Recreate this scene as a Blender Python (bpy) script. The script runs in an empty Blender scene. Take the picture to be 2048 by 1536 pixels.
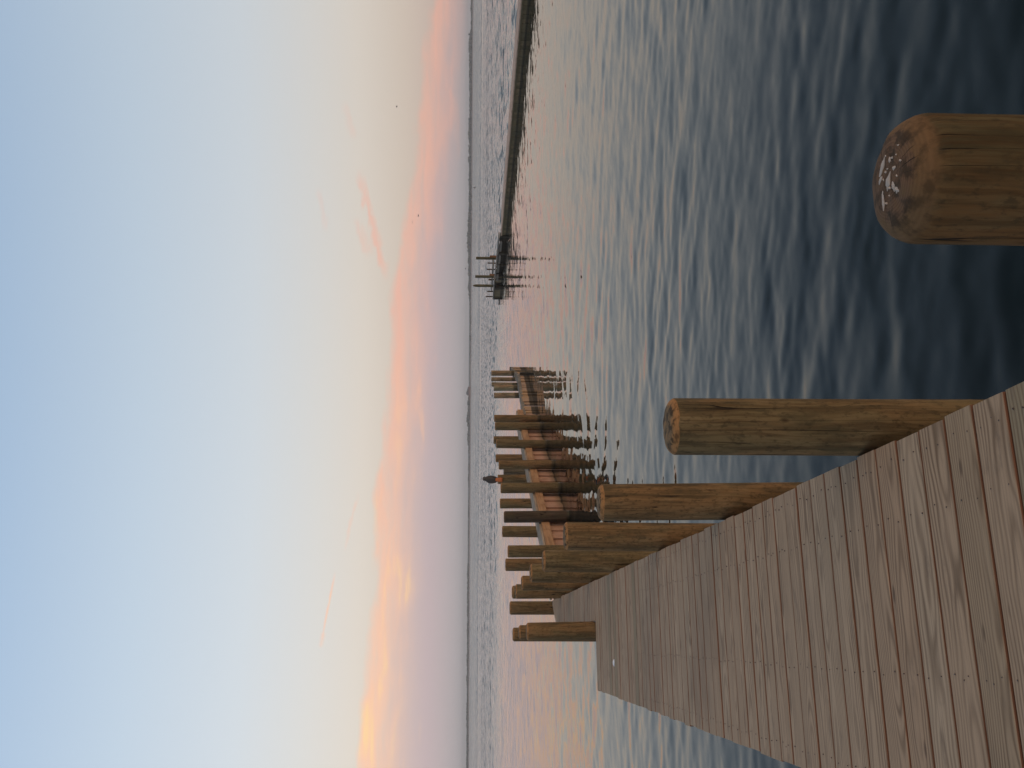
import bpy, math, random
import numpy as np
from mathutils import Vector, Matrix, noise as mnoise

S = bpy.context.scene
COL = S.collection
rad = math.radians

# ------------------------------------------------------------------ camera geometry (used to read positions off the photo)
F, ZD, H = 1850.0, 0.67, 1.60                      # focal length in photo pixels, deck height, eye above deck
CAM = np.array([0, 0, ZD + H])
_y, _p, _r = math.atan2(512, 1850), math.atan2(86, 1850), 0.0061
FWD = np.array([math.sin(_y) * math.cos(_p), math.cos(_y) * math.cos(_p), -math.sin(_p)])
_r0 = np.array([math.cos(_y), -math.sin(_y), 0.0])
_u0 = np.cross(_r0, FWD)
RGT = _r0 * math.cos(_r) + _u0 * math.sin(_r)
UPV = _u0 * math.cos(_r) - _r0 * math.sin(_r)
HF = np.array([math.sin(_y), math.cos(_y)])         # horizontal heading
HR = np.array([math.cos(_y), -math.sin(_y)])

def ray(x, y):
    return FWD * F + RGT * (1536 - y - 768) - UPV * (x - 1024)
def at_z(x, y, z):
    d = ray(x, y); return CAM + d * ((z - CAM[2]) / d[2])
def at_plane(x, y, nx, ny, c):                      # vertical plane nx*X + ny*Y = c
    d = ray(x, y); return CAM + d * (c / (nx * d[0] + ny * d[1]))
def at_d(x, y, dist):                               # at a distance along the heading
    d = ray(x, y); return CAM + d * (dist / (HF[0] * d[0] + HF[1] * d[1]))

# ------------------------------------------------------------------ tagging
def tag(o, label=None, cat=None, group=None, kind=None):
    if label: o['label'] = label
    if cat: o['category'] = cat
    if group: o['group'] = group
    if kind: o['kind'] = kind
    return o
def empty(name, loc, rz=0.0):
    o = bpy.data.objects.new(name, None); COL.objects.link(o)
    o.location = loc; o.rotation_euler = (0, 0, rz); o.empty_display_size = 0.2
    return o

# ------------------------------------------------------------------ mesh collector
class MB:
    def __init__(s): s.v = []; s.f = []; s.m = []; s.rnd = []; s.cen = []
    def add(s, vs, fs, mat=0, rnd=0.0, cen=0.0):
        b = len(s.v); s.v += [tuple(v) for v in vs]
        s.f += [tuple(b + i for i in f) for f in fs]; s.m += [mat] * len(fs)
        s.rnd += [rnd] * len(vs); s.cen += [cen] * len(vs)
    def prism(s, poly, z0, z1, mat=0, rnd=0.0):     # vertical prism over a counter-clockwise polygon
        n = len(poly)
        vs = [(x, y, z0) for x, y in poly] + [(x, y, z1) for x, y in poly]
        fs = [tuple(range(n - 1, -1, -1)), tuple(range(n, 2 * n))]
        fs += [(i, (i + 1) % n, n + (i + 1) % n, n + i) for i in range(n)]
        s.add(vs, fs, mat, rnd)
    def box(s, x0, x1, y0, y1, z0, z1, mat=0, rnd=0.0):
        s.prism([(x0, y0), (x1, y0), (x1, y1), (x0, y1)], z0, z1, mat, rnd)
    def build(s, name, mats, parent=None, smooth=False, loc=None):
        me = bpy.data.meshes.new(name)
        me.from_pydata(s.v, [], s.f)
        for m in (mats if isinstance(mats, (list, tuple)) else [mats]): me.materials.append(m)
        me.polygons.foreach_set('material_index', s.m)
        a = me.attributes.new('rnd', 'FLOAT', 'POINT'); a.data.foreach_set('value', s.rnd)
        a = me.attributes.new('cen', 'FLOAT', 'POINT'); a.data.foreach_set('value', s.cen)
        if smooth: me.polygons.foreach_set('use_smooth', [True] * len(me.polygons))
        me.update()
        o = bpy.data.objects.new(name, me); COL.objects.link(o)
        if parent is not None: o.parent = parent
        if loc is not None: o.location = loc
        return o

# ------------------------------------------------------------------ node helpers
def lin(r, g, b, k=1.0):
    def c(v):
        v = v / 255.0
        return (v / 12.92 if v <= 0.04045 else ((v + 0.055) / 1.055) ** 2.4) * k
    return (c(r), c(g), c(b), 1.0)

class NT:
    def __init__(s, nt): s.nt = nt; nt.nodes.clear()
    def n(s, t, **kw):
        nd = s.nt.nodes.new(t)
        for k, v in kw.items(): setattr(nd, k, v)
        return nd
    def l(s, a, b): s.nt.links.new(a, b)
    def _in(s, sock, v):
        if isinstance(v, bpy.types.NodeSocket): s.l(v, sock)
        elif v is not None: sock.default_value = v
    def m(s, op, a, b=None, c=None, clamp=False):
        nd = s.n('ShaderNodeMath', operation=op, use_clamp=clamp)
        s._in(nd.inputs[0], a)
        if b is not None: s._in(nd.inputs[1], b)
        if c is not None: s._in(nd.inputs[2], c)
        return nd.outputs[0]
    def vm(s, op, a, b=None, scale=None):
        nd = s.n('ShaderNodeVectorMath', operation=op)
        s._in(nd.inputs[0], a)
        if b is not None: s._in(nd.inputs[1], b)
        if scale is not None: s._in(nd.inputs['Scale'], scale)
        return nd.outputs['Value'] if op in ('LENGTH', 'DOT_PRODUCT', 'DISTANCE') else nd.outputs[0]
    def xyz(s, x, y, z):
        nd = s.n('ShaderNodeCombineXYZ')
        for i, v in enumerate((x, y, z)): s._in(nd.inputs[i], v)
        return nd.outputs[0]
    def sep(s, v):
        nd = s.n('ShaderNodeSeparateXYZ'); s.l(v, nd.inputs[0]); return nd.outputs
    def mr(s, v, a, b, c=0.0, d=1.0, smooth=True):
        nd = s.n('ShaderNodeMapRange', interpolation_type='SMOOTHSTEP' if smooth else 'LINEAR')
        s._in(nd.inputs['Value'], v)
        for k, q in zip(('From Min', 'From Max', 'To Min', 'To Max'), (a, b, c, d)): s._in(nd.inputs[k], q)
        return nd.outputs[0]
    def noise(s, vec, scale, detail=3.0, rough=0.5, dist=0.0, col=False):
        nd = s.n('ShaderNodeTexNoise')
        s._in(nd.inputs['Vector'], vec)
        for k, v in (('Scale', scale), ('Detail', detail), ('Roughness', rough), ('Distortion', dist)): nd.inputs[k].default_value = v
        return nd.outputs['Color' if col else 'Fac']
    def mix(s, f, a, b, mode='MIX'):
        nd = s.n('ShaderNodeMix', data_type='RGBA', blend_type=mode)
        s._in(nd.inputs[0], f); s._in(nd.inputs[6], a); s._in(nd.inputs[7], b)
        return nd.outputs[2]
    def ramp(s, v, stops, interp='LINEAR'):
        nd = s.n('ShaderNodeValToRGB'); cr = nd.color_ramp; cr.interpolation = interp
        while len(cr.elements) < len(stops): cr.elements.new(0.5)
        for e, (p, c) in zip(cr.elements, stops):
            e.position = p; e.color = c if not isinstance(c, (int, float)) else (c, c, c, 1)
        s._in(nd.inputs[0], v)
        return nd.outputs[0]
    def attr(s, name):
        return s.n('ShaderNodeAttribute', attribute_name=name).outputs['Fac']

def material(name):
    m = bpy.data.materials.new(name); m.use_nodes = True
    t = NT(m.node_tree)
    out = t.n('ShaderNodeOutputMaterial'); p = t.n('ShaderNodeBsdfPrincipled')
    t.l(p.outputs[0], out.inputs[0])
    return m, t, p
def plain(name, col, rough=0.7):
    m, t, p = material(name)
    g = t.noise(t.n('ShaderNodeTexCoord').outputs['Object'], 6.0, 4)
    c = t.mix(g, tuple(v * 0.75 for v in col[:3]) + (1,), tuple(min(1, v * 1.25) for v in col[:3]) + (1,))
    t.l(c, p.inputs['Base Color']); p.inputs['Roughness'].default_value = rough
    return m

# ------------------------------------------------------------------ materials
def deck_material():
    m, t, p = material('weathered_decking')
    co = t.n('ShaderNodeTexCoord').outputs['Object']
    x, y, z = t.sep(co)
    r = t.attr('rnd'); cen = t.attr('cen')
    off = t.m('MULTIPLY', r, 173.0)
    r2 = t.m('FRACT', t.m('MULTIPLY', r, 7.31)); r3 = t.m('FRACT', t.m('MULTIPLY', r, 17.77)); r4 = t.m('FRACT', t.m('MULTIPLY', r, 41.3))
    yy = t.m('ADD', t.m('SUBTRACT', y, cen), t.m('MULTIPLY', t.m('SUBTRACT', r2, 0.5), 0.16))
    z0 = t.m('ADD', t.m('MULTIPLY', r3, 0.10), 0.03)
    warpv = t.xyz(t.m('ADD', t.m('MULTIPLY', x, 1.5), off), t.m('MULTIPLY', y, 5.0), off)
    warp = t.noise(warpv, 1.0, 2.0, 0.45)
    rr = t.m('SQRT', t.m('ADD', t.m('MULTIPLY', yy, yy), t.m('MULTIPLY', z0, z0)))
    rr = t.m('ADD', rr, t.m('MULTIPLY', warp, 0.075))
    ph = t.m('MULTIPLY', rr, 2 * math.pi / 0.0105)
    band = t.m('ADD', t.m('MULTIPLY', t.m('SINE', ph), 0.5), 0.5)
    band = t.m('POWER', band, 1.6)
    fine = t.noise(t.xyz(t.m('ADD', t.m('MULTIPLY', x, 4.0), off), t.m('MULTIPLY', y, 130.0), 0.0), 1.0, 3.0, 0.6)
    mott = t.noise(t.xyz(t.m('ADD', x, off), t.m('MULTIPLY', y, 3.0), 0.0), 2.2, 3.0, 0.5)
    big = t.noise(co, 0.75, 3.0, 0.55)
    base = t.mix(r4, (0.475, 0.305, 0.182, 1), (0.515, 0.358, 0.226, 1))
    base = t.mix(t.mr(r2, 0.80, 0.97), base, (0.350, 0.262, 0.152, 1))
    dark = t.mix(0.80, base, (0.135, 0.075, 0.035, 1))
    gmask = t.m('MULTIPLY', band, t.mr(mott, 0.25, 0.75, 0.35, 1.0))
    c = t.mix(t.m('MULTIPLY', gmask, 0.95), base, dark)
    c = t.mix(t.m('MULTIPLY', t.mr(fine, 0.40, 0.75), 0.38), c, (0.14, 0.095, 0.062, 1))
    c = t.mix(t.m('MULTIPLY', t.mr(big, 0.47, 0.70), 0.40), c, (0.21, 0.135, 0.085, 1))
    ed = t.m('ABSOLUTE', t.m('SUBTRACT', y, cen))
    gr = t.noise(t.xyz(t.m('ADD', t.m('MULTIPLY', x, 2.2), off), t.m('MULTIPLY', y, 9.0), 2.0), 1.0, 4.0, 0.6)
    c = t.mix(t.m('MULTIPLY', t.mr(t.m('ADD', ed, t.m('MULTIPLY', gr, 0.03)), 0.088, 0.106), 0.55), c, (0.11, 0.072, 0.045, 1))
    st = t.noise(t.xyz(t.m('ADD', t.m('MULTIPLY', x, 1.3), off), t.m('MULTIPLY', y, 4.0), 5.0), 2.6, 5.0, 0.65)
    c = t.mix(t.m('MULTIPLY', t.mr(st, 0.56, 0.70), 0.5), c, (0.17, 0.115, 0.075, 1))
    # knots and small checks
    vo = t.n('ShaderNodeTexVoronoi', feature='DISTANCE_TO_EDGE'); 
    kn = t.n('ShaderNodeTexVoronoi', feature='F1')
    t.l(t.xyz(t.m('ADD', t.m('MULTIPLY', x, 1.6), off), t.m('MULTIPLY', y, 5.4), 0.0), kn.inputs['Vector']); kn.inputs['Scale'].default_value = 1.0
    c = t.mix(t.m('MULTIPLY', t.mr(kn.outputs['Distance'], 0.035, 0.075, 1.0, 0.0), 0.7), c, (0.10, 0.055, 0.03, 1))
    # sides of the boards stay fresher and redder than the weathered tops
    nz = t.sep(t.n('ShaderNodeNewGeometry').outputs['Normal'])[2]
    side = t.mr(nz, 0.55, 0.90, 1.0, 0.0)
    c = t.mix(side, c, (0.185, 0.072, 0.033, 1))
    t.l(c, p.inputs['Base Color'])
    p.inputs['Roughness'].default_value = 0.72
    p.inputs['Specular IOR Level'].default_value = 0.25
    bp = t.n('ShaderNodeBump'); bp.inputs['Strength'].default_value = 0.35; bp.inputs['Distance'].default_value = 0.002
    t.l(t.m('ADD', t.m('MULTIPLY', band, -0.5), t.m('MULTIPLY', fine, 0.6)), bp.inputs['Height'])
    t.l(bp.outputs[0], p.inputs['Normal'])
    return m

def pile_material(name, cols, top_col, bevel_col, dark=1.0, cracks=True, wet=0.02):
    """cols: three wood colours (linear); vertical grain, patches, checks, end grain on top, wet foot."""
    m, t, p = material(name)
    co = t.n('ShaderNodeTexCoord').outputs['Object']
    r = t.attr('rnd')
    off = t.m('MULTIPLY', r, 91.7)
    x, y, z = t.sep(co)
    geo = t.n('ShaderNodeNewGeometry')
    wob = t.noise(t.xyz(t.m('ADD', x, off), y, t.m('MULTIPLY', z, 0.9)), 3.0, 2.0)
    xg = t.m('ADD', t.m('ADD', x, t.m('MULTIPLY', wob, 0.05)), off)
    g1 = t.noise(t.xyz(xg, y, t.m('MULTIPLY', z, 0.035)), 70.0, 4.0, 0.6)
    g2 = t.noise(t.xyz(xg, y, t.m('MULTIPLY', z, 0.10)), 20.0, 4.0, 0.6)
    pt = t.noise(t.xyz(t.m('ADD', x, off), y, t.m('MULTIPLY', z, 0.45)), 5.0, 4.0, 0.6)
    pt2 = t.noise(t.xyz(t.m('ADD', x, off), t.m('ADD', y, 7.0), t.m('MULTIPLY', z, 0.25)), 9.0, 4.0, 0.6)
    ang_ = t.m('MULTIPLY', r, 6.283)
    side_w = t.m('ADD', t.m('MULTIPLY', t.m('ADD', t.m('MULTIPLY', x, t.m('COSINE', ang_)), t.m('MULTIPLY', y, t.m('SINE', ang_))), 1.3), pt)
    c = t.mix(t.mr(side_w, 0.35, 0.65), cols[0], cols[1])
    c = t.mix(t.m('MULTIPLY', t.mr(pt2, 0.50, 0.72), 0.85), c, cols[2])
    c = t.mix(t.m('MULTIPLY', t.mr(g2, 0.44, 0.64), 0.70), c, tuple(v * 0.42 for v in cols[0][:3]) + (1,))
    c = t.mix(t.m('MULTIPLY', t.mr(g1, 0.42, 0.66), 0.60), c, tuple(v * 0.38 for v in cols[1][:3]) + (1,))
    sp = t.noise(t.xyz(t.m('ADD', x, off), y, t.m('MULTIPLY', z, 0.5)), 55.0, 5.0, 0.65)
    c = t.mix(t.m('MULTIPLY', t.mr(sp, 0.50, 0.66), 0.55), c, (0.045, 0.034, 0.018, 1))
    bl = t.noise(t.xyz(t.m('ADD', x, off), t.m('ADD', y, 3.0), t.m('MULTIPLY', z, 0.3)), 11.0, 4.0, 0.6)
    c = t.mix(t.m('MULTIPLY', t.mr(bl, 0.52, 0.68), 0.55), c, (0.060, 0.050, 0.026, 1))
    # knots
    kn = t.n('ShaderNodeTexVoronoi', feature='F1'); kn.inputs['Scale'].default_value = 1.0
    t.l(t.xyz(t.m('MULTIPLY', xg, 9.0), t.m('MULTIPLY', y, 9.0), t.m('MULTIPLY', z, 4.2)), kn.inputs['Vector'])
    kr = t.sep(kn.outputs['Color'])[0]
    c = t.mix(t.m('MULTIPLY', t.m('MULTIPLY', t.mr(kn.outputs['Distance'], 0.05, 0.13, 1.0, 0.0), t.m('GREATER_THAN', kr, 0.80)), 0.8), c, (0.035, 0.02, 0.01, 1))
    h = t.m('ADD', t.m('ADD', t.m('MULTIPLY', g1, 0.7), t.m('MULTIPLY', g2, 0.8)), t.m('MULTIPLY', sp, 0.4))
    if cracks:
        rad0 = t.m('MAXIMUM', t.m('SQRT', t.m('ADD', t.m('MULTIPLY', x, x), t.m('MULTIPLY', y, y))), 0.001)
        cn = t.noise(t.xyz(t.m('DIVIDE', x, rad0), t.m('DIVIDE', y, rad0), t.m('ADD', t.m('MULTIPLY', z, 0.22), t.m('ADD', off, t.m('MULTIPLY', g1, 0.03)))), 2.3, 1.0, 0.4)
        ck = t.mr(t.m('ABSOLUTE', t.m('SUBTRACT', cn, 0.53)), 0.0, 0.009, 1.0, 0.0)
        ck = t.m('MULTIPLY', ck, t.m('MAXIMUM', t.mr(t.sep(geo.outputs['Normal'])[2], 0.15, 0.45, 1.0, 0.0), t.mr(t.sep(geo.outputs['Normal'])[2], 0.80, 0.95)))
        ck = t.m('MULTIPLY', ck, t.mr(pt, 0.38, 0.50))
        c = t.mix(ck, c, (0.012, 0.008, 0.005, 1))
        h = t.m('SUBTRACT', h, t.m('MULTIPLY', ck, 2.0))
    # cut top: end grain rings, grey; bevel: brighter freshly cut band
    nz = t.sep(geo.outputs['Normal'])[2]
    rad_ = t.m('SQRT', t.m('ADD', t.m('MULTIPLY', x, x), t.m('MULTIPLY', y, y)))
    rad_ = t.m('ADD', rad_, t.m('MULTIPLY', t.noise(co, 14.0, 2.0), 0.012))
    rings = t.m('ADD', t.m('MULTIPLY', t.m('SINE', t.m('MULTIPLY', rad_, 950.0)), 0.5), 0.5)
    blot = t.noise(co, 28.0, 4.0, 0.6)
    tc = t.mix(t.m('MULTIPLY', rings, 0.45), top_col, tuple(v * 0.45 for v in top_col[:3]) + (1,))
    tc = t.mix(t.m('MULTIPLY', t.mr(blot, 0.42, 0.62), 0.85), tc, (0.050, 0.031, 0.016, 1))
    bc = t.mix(t.m('MULTIPLY', t.mr(blot, 0.44, 0.66), 0.8), bevel_col, (0.075, 0.044, 0.020, 1))
    bc = t.mix(t.m('MULTIPLY', rings, 0.22), bc, tuple(v * 0.5 for v in bevel_col[:3]) + (1,))
    nzn = t.m('ADD', nz, t.m('MULTIPLY', t.m('SUBTRACT', blot, 0.5), 0.5))
    c = t.mix(t.mr(nzn, 0.22, 0.50), c, bc)
    c = t.mix(t.mr(nzn, 0.84, 0.98), c, tc)
    if cracks: c = t.mix(t.m('MULTIPLY', ck, t.mr(nz, 0.8, 0.95)), c, (0.015, 0.010, 0.006, 1))
    pz = t.sep(geo.outputs['Position'])[2]
    wn = t.m('ADD', pz, t.m('MULTIPLY', t.m('SUBTRACT', pt2, 0.5), 0.07))
    wetm = t.mr(wn, wet, wet + 0.08, 1.0, 0.0)
    c = t.mix(t.m('MULTIPLY', wetm, 0.80), c, (0.022, 0.020, 0.011, 1))
    if dark != 1.0: c = t.mix(1.0 - dark, c, (0.02, 0.015, 0.01, 1))
    t.l(c, p.inputs['Base Color'])
    t.l(t.mr(wetm, 0, 1, 0.85, 0.30), p.inputs['Roughness'])
    p.inputs['Specular IOR Level'].default_value = 0.2
    bp = t.n('ShaderNodeBump'); bp.inputs['Strength'].default_value = 0.55; bp.inputs['Distance'].default_value = 0.004
    t.l(h, bp.inputs['Height']); t.l(bp.outputs[0], p.inputs['Normal'])
    return m

def board_material(name, ca, cb, cc, wet=0.14, wet_col=(0.032, 0.027, 0.017, 1), vertical=True, algae=None):
    m, t, p = material(name)
    co = t.n('ShaderNodeTexCoord').outputs['Object']; x, y, z = t.sep(co)
    geo = t.n('ShaderNodeNewGeometry')
    r = t.attr('rnd'); off = t.m('MULTIPLY', r, 57.0)
    k = 0.05 if vertical else 1.0
    kh = 1.0 if vertical else 0.06
    v = t.xyz(t.m('ADD', t.m('MULTIPLY', x, kh), off), t.m('MULTIPLY', y, kh), t.m('MULTIPLY', z, k))
    g = t.noise(v, 30.0, 4.0, 0.6)
    pt = t.noise(t.xyz(t.m('ADD', x, off), y, z), 2.4, 3.0)
    c = t.mix(r, ca, cb)
    c = t.mix(t.mr(pt, 0.45, 0.68), c, cc)
    c = t.mix(t.m('MULTIPLY', t.mr(g, 0.42, 0.68), 0.5), c, tuple(q * 0.4 for q in ca[:3]) + (1,))
    pz = t.sep(geo.outputs['Position'])[2]
    wn = t.m('ADD', pz, t.m('MULTIPLY', t.m('SUBTRACT', pt, 0.5), 0.10))
    if algae:
        c = t.mix(t.m('MULTIPLY', t.mr(wn, wet + 0.05, wet + 0.20, 1.0, 0.0), 0.7), c, algae)
    c = t.mix(t.m('MULTIPLY', t.mr(wn, wet, wet + 0.05, 1.0, 0.0), 0.88), c, wet_col)
    t.l(c, p.inputs['Base Color']); p.inputs['Roughness'].default_value = 0.75
    p.inputs['Specular IOR Level'].default_value = 0.25
    bp = t.n('ShaderNodeBump'); bp.inputs['Strength'].default_value = 0.4; bp.inputs['Distance'].default_value = 0.004
    t.l(g, bp.inputs['Height']); t.l(bp.outputs[0], p.inputs['Normal'])
    return m

def water_material():
    m, t, p = material('sea_water')
    geo = t.n('ShaderNodeNewGeometry')
    pos = geo.outputs['Position']; x, y, z = t.sep(pos)
    d = t.m('ADD', t.m('MULTIPLY', x, float(HF[0])), t.m('MULTIPLY', y, float(HF[1])))
    flat = t.xyz(x, y, 0.0)
    # sheltered basin / open bay beyond the breakwaters / slick far out
    patch = t.noise(flat, 0.035, 3.0)
    open_ = t.mr(t.m('ADD', d, t.m('MULTIPLY', t.m('SUBTRACT', patch, 0.5), 30.0)), 46.0, 90.0)
    open_ = t.m('MAXIMUM', open_, t.mr(x, 24.3, 25.2))
    far = t.mr(d, 182.0, 192.0)
    slick = t.m('MULTIPLY', t.mr(d, 178.0, 186.0), t.mr(d, 192.0, 200.0, 1.0, 0.0))
    gust = t.noise(t.xyz(t.m('MULTIPLY', x, 0.25), y, 0.0), 0.05, 3.0)
    chop = t.m('ADD', 0.045, t.m('MULTIPLY', open_, t.mr(gust, 0.3, 0.7, 0.17, 0.34)))
    chop = t.m('MULTIPLY', chop, t.m('SUBTRACT', 1.0, t.m('MULTIPLY', far, 0.10)))
    chop = t.m('MULTIPLY', chop, t.m('SUBTRACT', 1.0, t.m('MULTIPLY', slick, 0.6)))
    # ripples given as slopes, crests lying across the wind
    a = rad(-24)
    xr = t.m('SUBTRACT', t.m('MULTIPLY', x, math.cos(a)), t.m('MULTIPLY', y, math.sin(a)))
    yr = t.m('ADD', t.m('MULTIPLY', x, math.sin(a)), t.m('MULTIPLY', y, math.cos(a)))
    cr = t.xyz(t.m('MULTIPLY', xr, 0.55), yr, 0.0)
    n1 = t.vm('SUBTRACT', t.noise(cr, 2.0, 2.0, 0.5, 0.3, col=True), (0.5, 0.5, 0.5))
    n0 = t.vm('SUBTRACT', t.noise(cr, 0.55, 2.0, 0.5, 0.3, col=True), (0.5, 0.5, 0.5))
    n2 = t.vm('SUBTRACT', t.noise(cr, 7.0, 2.0, 0.5, 0.3, col=True), (0.5, 0.5, 0.5))
    sl = t.vm('ADD', t.vm('SCALE', n1, scale=1.0), t.vm('ADD', t.vm('SCALE', n2, scale=0.5), t.vm('SCALE', n0, scale=t.m('MULTIPLY', open_, 0.9))))
    # on the open bay the crests hide the troughs behind them: long narrow flecks
    hx = t.m('SUBTRACT', t.m('MULTIPLY', x, float(HR[0])), t.m('MULTIPLY', y, -float(HR[1])))
    fl = t.noise(t.xyz(t.m('MULTIPLY', hx, 2.0), t.m('MULTIPLY', d, 0.27), 0.0), 1.0, 3.0, 0.65)
    fl = t.m('MULTIPLY', t.m('MULTIPLY', t.m('SUBTRACT', fl, 0.46), open_), t.m('MULTIPLY', t.mr(d, 190.0, 260.0, 2.1, 0.7), t.mr(d, 34.0, 85.0, 0.40, 1.0)))
    fl = t.m('ADD', fl, t.m('MULTIPLY', far, 0.13))
    sl = t.vm('ADD', sl, t.vm('SCALE', (-float(HF[0]), -float(HF[1]), 0.0), scale=fl))
    sl = t.vm('MULTIPLY', sl, (1.0, 1.0, 0.0))
    nn = t.vm('NORMALIZE', t.vm('ADD', geo.outputs['Normal'], t.vm('SCALE', sl, scale=t.m('MULTIPLY', chop, 2.4))))
    t.l(nn, p.inputs['Normal'])
    body = t.mix(t.noise(flat, 0.3, 2.0), (0.0030, 0.0075, 0.0062, 1), (0.0045, 0.0095, 0.0078, 1))
    t.l(body, p.inputs['Base Color'])
    p.inputs['Roughness'].default_value = 0.04
    p.inputs['IOR'].default_value = 1.333
    p.inputs['Specular IOR Level'].default_value = 0.20
    return m

M = {}
M['deck'] = deck_material()
M['screw'] = plain('rusty_screw', (0.075, 0.052, 0.040), 0.6)
M['beam'] = board_material('treated_beam', (0.16, 0.10, 0.05, 1), (0.20, 0.125, 0.06, 1), (0.11, 0.075, 0.04, 1), wet=-9, vertical=False)
OL, OR_, TN = (0.190, 0.138, 0.066, 1), (0.245, 0.142, 0.062, 1), (0.285, 0.200, 0.100, 1)
M['pile'] = pile_material('treated_pile', (OL, OR_, TN), (0.255, 0.160, 0.078, 1), (0.37, 0.185, 0.070, 1))
M['pile_near'] = pile_material('treated_pile_worn', ((0.105, 0.080, 0.038, 1), (0.175, 0.090, 0.034, 1), (0.155, 0.110, 0.052, 1)), (0.180, 0.098, 0.054, 1), (0.175, 0.098, 0.044, 1))
M['pile_dark'] = pile_material('dark_pile', ((0.085, 0.060, 0.040, 1), (0.125, 0.075, 0.045, 1), (0.10, 0.08, 0.055, 1)), (0.12, 0.09, 0.07, 1), (0.17, 0.10, 0.06, 1))
M['pile_grey'] = pile_material('grey_pile', ((0.13, 0.115, 0.085, 1), (0.15, 0.12, 0.08, 1), (0.18, 0.165, 0.12, 1)), (0.16, 0.14, 0.12, 1), (0.18, 0.15, 0.11, 1))
M['pile_old'] = pile_material('weathered_pile', ((0.30, 0.27, 0.17, 1), (0.36, 0.23, 0.13, 1), (0.46, 0.42, 0.29, 1)), (0.10, 0.09, 0.08, 1), (0.13, 0.11, 0.09, 1), wet=0.52)
M['pile_olive'] = pile_material('olive_pile', ((0.115, 0.105, 0.055, 1), (0.145, 0.115, 0.055, 1), (0.16, 0.14, 0.08, 1)), (0.12, 0.11, 0.08, 1), (0.15, 0.13, 0.08, 1))
M['sheath'] = board_material('red_sheathing', (0.42, 0.240, 0.165, 1), (0.51, 0.305, 0.21, 1), (0.39, 0.215, 0.14, 1), wet=0.0, algae=(0.17, 0.115, 0.06, 1))
M['waler'] = board_material('waler_timber', (0.40, 0.225, 0.115, 1), (0.44, 0.255, 0.135, 1), (0.35, 0.185, 0.085, 1), wet=-9, vertical=False)
M['cap'] = board_material('grey_cap', (0.36, 0.28, 0.205, 1), (0.41, 0.33, 0.25, 1), (0.31, 0.24, 0.17, 1), wet=-9, vertical=False)
M['old_sheath'] = board_material('old_sheathing', (0.42, 0.29, 0.21, 1), (0.46, 0.28, 0.13, 1), (0.30, 0.20, 0.14, 1), wet=0.11)
M['old_cap'] = board_material('old_cap', (0.22, 0.20, 0.17, 1), (0.25, 0.22, 0.18, 1), (0.14, 0.13, 0.11, 1), wet=-9, vertical=False)
M['olive'] = board_material('olive_sheathing', (0.115, 0.098, 0.052, 1), (0.265, 0.200, 0.115, 1), (0.130, 0.115, 0.068, 1), wet=0.03)
M['walk'] = board_material('pink_walkway', (0.54, 0.375, 0.275, 1), (0.58, 0.41, 0.31, 1), (0.48, 0.33, 0.24, 1), wet=-9, vertical=False)
M['black_wood'] = board_material('rotten_wood', (0.040, 0.034, 0.024, 1), (0.062, 0.050, 0.032, 1), (0.030, 0.027, 0.020, 1), wet=0.03)
M['grey_wood'] = board_material('bleached_wood', (0.20, 0.18, 0.155, 1), (0.25, 0.22, 0.185, 1), (0.15, 0.135, 0.115, 1), wet=-9, vertical=False)
M['rust_wood'] = board_material('rusty_board', (0.20, 0.095, 0.04, 1), (0.24, 0.115, 0.05, 1), (0.15, 0.075, 0.035, 1), wet=-9)
M['guano'] = plain('bird_lime', (0.46, 0.38, 0.31), 0.9)
M['white'] = plain('white_scrap', (0.85, 0.85, 0.88), 0.6)

# ------------------------------------------------------------------ dock
PITCH, GAP, TH = 0.1824, 0.0090, 0.040
XL, XR, YSTEP = -0.604, 0.712, 11.97
XN = 0.225                                           # inner edge of the narrow run beyond the step
NW = (0.8880, -0.4600); TW = (0.4600, 0.8880)        # normal / direction of the reddish bulkhead
def wall_pt(s, n): return (NW[0] * n + TW[0] * s, NW[1] * n + TW[1] * s)
seam0 = at_z(2016, 1320, ZD)[1]

dock = empty('dock', (0, 0, 0))
tag(dock, 'long wooden dock of tan cross planks, wide part stepping into a narrow run', 'dock')
rng = random.Random(7)
mb = MB()
def plank(y0, y1, xa0, xa1, xb, rnd, tilt):
    """one deck board: rounded section across (y), several stations along (x)."""
    yc = (y0 + y1) / 2; w = y1 - y0
    z1 = ZD + tilt
    e = min(0.006, w * 0.2)
    sec = [(y0, ZD - TH), (y0, z1 - e), (y0 + e * 0.35, z1 - e * 0.3), (y0 + e, z1), (yc, z1 + 0.0006),
           (y1 - e, z1), (y1 - e * 0.35, z1 - e * 0.3), (y1, z1 - e), (y1, ZD - TH)]
    n = 9; vs = []; k = len(sec)
    for i in range(n):
        f = i / (n - 1)
        for (yy, zz) in sec:
            xa = xa0 + (xa1 - xa0) * ((yy - y0) / w)
            X = xa + (xb - xa) * f
            wv = 0.0016 * mnoise.noise(Vector((X * 1.7, rnd * 50, 1.3)))
            vs.append((X, yy + wv * (1 if yy > yc else -1), zz + 0.0015 * mnoise.noise(Vector((X * 1.1, rnd * 50, 7.7)))))
    fs = []
    for i in range(n - 1):
        for j in range(k):
            a = i * k + j; b = i * k + (j + 1) % k
            fs.append((a, a + k, b + k, b))
    fs.append(tuple(range(k))); fs.append(tuple(range((n - 1) * k + k - 1, (n - 1) * k - 1, -1)))
    mb.add(vs, fs, 0, rnd, yc)
def screw(x, y):
    n = 7; r = rng.uniform(0.0020, 0.0031)
    z = ZD + 0.0032
    vs = [(x + r * math.cos(2 * math.pi * i / n), y + r * math.sin(2 * math.pi * i / n), z) for i in range(n)]
    vs += [(a, b, z - 0.006) for a, b, c in vs]
    mb.add(vs, [tuple(range(n))] + [(n + i, n + (i + 1) % n, (i + 1) % n, i) for i in range(n)], 1)
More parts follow.
